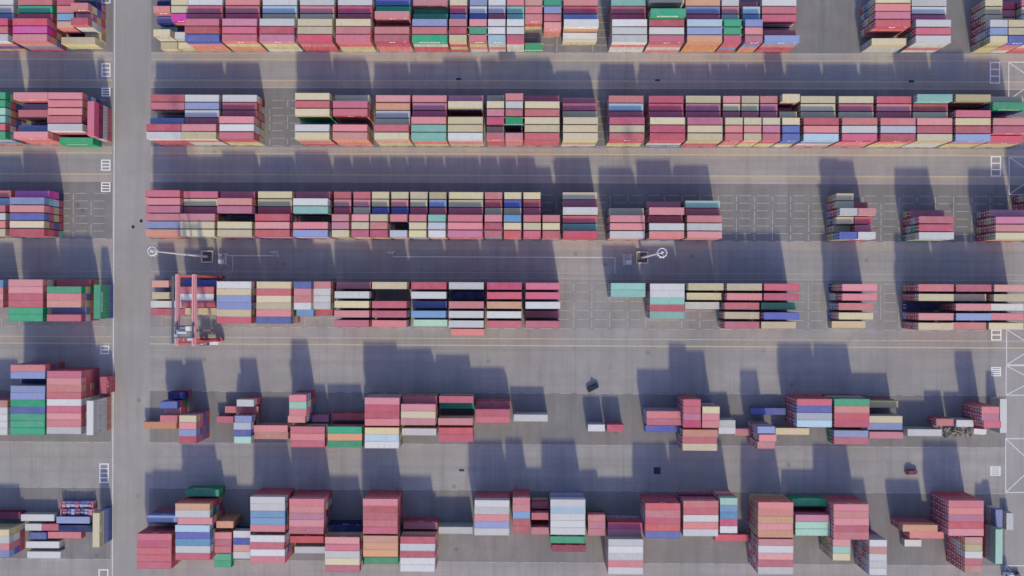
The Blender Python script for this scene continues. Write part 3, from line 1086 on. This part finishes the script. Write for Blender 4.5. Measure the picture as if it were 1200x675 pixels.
# trolley with hoist and cab
ty = at(217, 389, ZT + 1)[1] - gy0
b = MB()
for s in (-1, 1): b.box(-hx - .6, hx + .6, ty + s * 1.9 - .25, ty + s * 1.9 + .25, ZT + .16, ZT + .7, 0)
for s in (-1, 1): b.box(s * (hx - .2) - .3, s * (hx - .2) + .3, ty - 1.7, ty + 1.7, ZT + .2, ZT + .68, 0)
tr = link("trolley", b.mesh("trolley_frame", [DKM]), crane)
b = MB(); b.tube((-1.6, ty, ZT + 1.2), (1.3, ty, ZT + 1.2), .55, .55, 16); b.box(-2.0, -1.6, ty - .7, ty + .7, ZT + .7, ZT + 1.7)
link("hoist_drum", b.mesh("hoist_drum", [BLM]), tr)
b = MB(); b.box(1.2, 2.7, ty + .4, ty + 1.9, ZT + .7, ZT + 2.0, 0)
link("motor_house", b.mesh("motor_house", [WHT]), tr)
b = MB(); b.box(-2.9, -1.9, ty - 1.7, ty - .8, ZT + .7, ZT + 1.5, 0)
link("switch_box", b.mesh("trolley_box", [BLM]), tr)
b = MB(); b.box(hx - 2.3, hx - .6, ty - 3.9, ty - 2.0, ZT - 3.0, ZT - .9, 0)
cabn = link("operator_cab", b.mesh("operator_cab", [WHT]), crane)
b = MB(); b.box(hx - 2.1, hx - .8, ty - 3.95, ty - 3.89, ZT - 2.6, ZT - 1.4, 0)
link("window", b.mesh("cab_window", [GLS]), cabn)
b = MB(); b.box(-6.1, 6.1, ty - .35, ty + .35, 13.2, 13.6, 0)
for s in (-1, 1): b.box(s * 5.9 - .25, s * 5.9 + .25, ty - 1.2, ty + 1.2, 13.1, 13.6, 0)
spr = link("spreader", b.mesh("spreader", [plain("spreader_brown", (0.16, 0.12, 0.10), 0.6)]), crane)
for s in (-1, 1):
    for q in (-.5, .5):
        b = MB(); b.bar((s * 1.4, ty + q, 13.6), (s * 1.2, ty + q, ZT + .2), .05)
        link("hoist_rope", b.mesh("hoist_rope", [DKM]), spr)
b = MB(); b.box(-hx + .3, hx - 2.4, -hy - 1.9, -hy - .55, 2.4, 4.9, 0)
ph = link("power_house", b.mesh("power_house", [DKM]), crane)
b = MB(); b.box(-hx + .9, -hx + 1.6, -hy - 1.6, -hy - .9, 4.9, 5.4, 0); b.tube((hx - 3, -hy - 1.2, 4.9), (hx - 3, -hy - 1.2, 6.2), .15, .15, 8)
link("exhaust", b.mesh("power_exhaust", [WHT]), ph)
b = MB(); b.box(hx - 2.0, hx + 1.2, -hy - 1.7, -hy - .55, 2.4, 4.4, 0)
link("control_room", b.mesh("control_room", [WHT]), crane)
b = MB()
for k in range(12):
    a0 = 2.4 + k * 1.4
    xx = -hx - .7 - (.5 if k % 2 else 0)
    b.bar((xx, -hy + .2, a0), (xx, -hy + 1.6, a0 + 1.4) if k % 2 else (xx, -hy + 1.6, a0 + .02), .5, .08)
link("stairs", b.mesh("crane_stairs", [CR]), crane)

# ------------------------------------------------------------------ vehicles
def wheel(parent, x, y, r, w):
    b = MB(); b.tube((x, y - w / 2, r), (x, y + w / 2, r), r, r, 16)
    o = link("wheel", b.mesh("wheel", [RUB]), parent)
    h = MB(); h.tube((x, y - w / 2 - .01, r), (x, y + w / 2 + .01, r), r * .55, r * .55, 12)
    link("rim", h.mesh("rim", [STEEL]), o)

def loft(sections, m=0):
    """closed skin through rectangular sections (x, half width, z0, z1)"""
    b = MB()
    for x, w, z0, z1 in sections:
        b.v += [(x, -w, z0), (x, w, z0), (x, w, z1), (x, -w, z1)]
    n = len(sections)
    for k in range(n - 1):
        for j in range(4):
            b.f.append((4 * k + j, 4 * k + (j + 1) % 4, 4 * k + 4 + (j + 1) % 4, 4 * k + 4 + j)); b.m.append(m)
    b.f.append((3, 2, 1, 0)); b.m.append(m)
    e = 4 * (n - 1)
    b.f.append((e, e + 1, e + 2, e + 3)); b.m.append(m)
    return b

def car(name, px, py, rz, paint_m, label, cat, pickup=False):
    x, y = at(px, py)
    root = link(name, None, None, (x, y, 0.012), rz)
    tag(root, label, cat)
    body = loft([(-2.2, .78, .42, .78), (-2.05, .88, .3, .92), (-.9, .9, .28, .96), (.8, .9, .28, .95), (1.85, .86, .3, .86), (2.2, .7, .42, .7)])
    bo = link("body", body.mesh("car_body", [paint_m]), root)
    if pickup:
        gh = loft([(-.3, .72, .93, 1.0), (-.1, .7, .93, 1.62), (.75, .68, .93, 1.6), (1.35, .74, .9, .96)])
        bed = MB(); bed.box(-2.0, -.4, -.72, .72, .9, .965, 0)
        link("load_bed", bed.mesh("load_bed", [RUB]), root)
    else:
        gh = loft([(-1.95, .7, .9, .96), (-1.45, .66, .9, 1.42), (.25, .66, .9, 1.45), (1.1, .74, .9, .95)])
    link("windows", gh.mesh("car_glass", [GLS]), root)
    rf = MB(); rf.box(-.05 if pickup else -1.35, .72 if pickup else .2, -.64, .64, 1.60 if pickup else 1.43, 1.66 if pickup else 1.48, 0)
    link("roof", rf.mesh("car_roof", [paint_m]), root)
    for sx in (-1.35, 1.35):
        for sy in (-.8, .8): wheel(root, sx, sy, .34, .22)
    for sy in (-.55, .55):
        b = MB(); b.box(2.06, 2.19, sy - .16, sy + .16, .58, .72, 0)
        link("headlight", b.mesh("headlight", [WHT]), root)
    return root
NAVY = plain("car_navy", (0.02, 0.03, 0.07), 0.3, 0, .1)
CARR = plain("car_red", (0.25, 0.05, 0.06), 0.35, 0, .1)
car("pickup_truck", 694.5, 454, R(28), NAVY, "dark blue pickup standing askew on the sunlit lane above two lone containers", "pickup", True)
car("parked_car", 1067, 552.5, R(2), CARR, "small dark red car in the shaded lane above the bottom row", "car")

def van(px, py, rz, label):
    x, y = at(px, py)
    root = link("white_van", None, None, (x, y, .012), rz)
    tag(root, label, "van")
    b = loft([(-2.75, .92, .4, 2.25), (-2.7, .98, .35, 2.35), (1.2, .98, .35, 2.3), (1.75, .95, .35, 1.5), (2.6, .9, .38, 1.15), (2.75, .8, .45, .9)])
    link("body", b.mesh("van_body", [WHT]), root)
    b = MB(); b.quad((1.24, -.85, 2.24), (1.76, -.82, 1.53), (1.76, .82, 1.53), (1.24, .85, 2.24))
    link("windscreen", b.mesh("van_glass", [GLS]), root)
    for s in (-1, 1):
        w = MB(); w.box(.5, 1.2, s * .985 - .01, s * .985 + .01, 1.4, 2.0); link("side_window", w.mesh("van_window", [GLS]), root)
    for sx in (-1.7, 1.75):
        for sy in (-.85, .85): wheel(root, sx, sy, .36, .24)
van(1145, 504.5, R(-4), "white van parked beside the short white container in the fifth yard row")

def truck(px, py, rz, label, paint_m, trailer=True):
    x, y = at(px, py)
    root = link("tractor_truck", None, None, (x, y, .012), rz)
    tag(root, label, "truck")
    b = loft([(.2, 1.15, .8, 3.0), (.4, 1.22, .55, 3.25), (1.9, 1.22, .5, 3.2), (2.35, 1.2, .5, 2.6), (2.5, 1.15, .5, 1.7)])
    link("cab", b.mesh("truck_cab", [paint_m]), root)
    b = MB(); b.quad((1.93, -1.1, 3.16), (2.38, -1.08, 2.56), (2.38, 1.08, 2.56), (1.93, 1.1, 3.16)); b.box(2.37, 2.47, -1.05, 1.05, 1.85, 2.5)
    link("windscreen", b.mesh("truck_glass", [GLS]), root)
    b = MB(); b.box(-3.6, .3, -.45, .45, .75, 1.05); b.tube((-2.3, 0, 1.05), (-2.3, 0, 1.2), .55, .5, 14)
    link("chassis", b.mesh("truck_chassis", [DKM]), root)
    for s in (-1, 1):
        b = MB(); b.tube((-.9, s * .9, .85), (.2, s * .9, .85), .34, .34, 12); link("fuel_tank", b.mesh("fuel_tank", [STEEL]), root)
    for sx in (-2.9, -1.7, 1.5):
        for sy in (-.95, .95): wheel(root, sx, sy, .52, .34 if sx > 0 else .55)
truck(1182, 673.5, R(180), "white tractor truck at the lower right edge beside hatched box", plain("truck_white", (0.55, 0.62, 0.66), .4))

# loose material beside the white containers
rs = MB()
jr = random.Random(3)
for k in range(90):
    px_, py_ = jr.gauss(1112, 5.5) if k < 70 else jr.uniform(1104, 1140), jr.uniform(502, 511)
    x, y = at(px_, py_)
    s = jr.uniform(.25, .9)
    t = MB(); t.box(-s, s, -s * .4, s * .4, 0, jr.uniform(.1, .9), jr.choice([0, 0, 1, 2]))
    rs.add(t, Matrix.Translation((x, y, 0.01)) @ Matrix.Rotation(jr.uniform(0, 3.1), 4, 'Z'))
o = link("scrap_heap", rs.mesh("scrap_heap", [plain("scrap_dark", (.08, .09, .085), .8), plain("scrap_wood", (.26, .22, .17), .85), plain("scrap_grey", (.2, .21, .21), .7)]))
tag(o, "dark heap of scrap and pallets between white container and white van", "scrap", kind="stuff")

# flat racks loaded with wrapped bundles, bottom left
LIL = plain("lilac_wrap", (0.40, 0.42, 0.58), .5, 0, .4)
PNKW = plain("pink_wrap", (0.52, 0.24, 0.30), .6, 0, .4)
def flat_rack(px, py, z, label):
    x, y = at(px, py, z + 2.2)
    root = link("flat_rack", None, None, (x + 6.1, y - 1.22, .01))
    tag(root, label, "flat rack", "loaded flat racks")
    b = MB(); b.box(-6.09, 6.09, -1.22, 1.22, .0, .45)
    link("deck", b.mesh("rack_deck", [PAINT['B']]), root)
    for s in (-1, 1):
        b = MB(); b.box(s * 5.95 - .14, s * 5.95 + .14, -1.2, 1.2, .45, 2.3)
        link("end_wall", b.mesh("rack_end", [PNKW]), root)
    for k in range(7):
        b = MB(); w = rnd.uniform(.55, .74)
        b.box(-w, w, -1.05 + rnd.uniform(0, .2), 1.05 - rnd.uniform(0, .2), .45, rnd.uniform(1.5, 2.25))
        b.box(-w - .02, w + .02, -.12, .12, .5, 2.28)
        link("bundle", b.mesh("bundle", [LIL if k % 3 else PNKW, WHT]), root, (-4.8 + k * 1.6, 0, 0))
    return root
flat_rack(70, 587.5, 0, "blue flat rack loaded with lilac wrapped bundles, farther from the pale blue container")
flat_rack(71, 596.2, 0, "blue flat rack loaded with lilac wrapped bundles, touching the pale blue container")
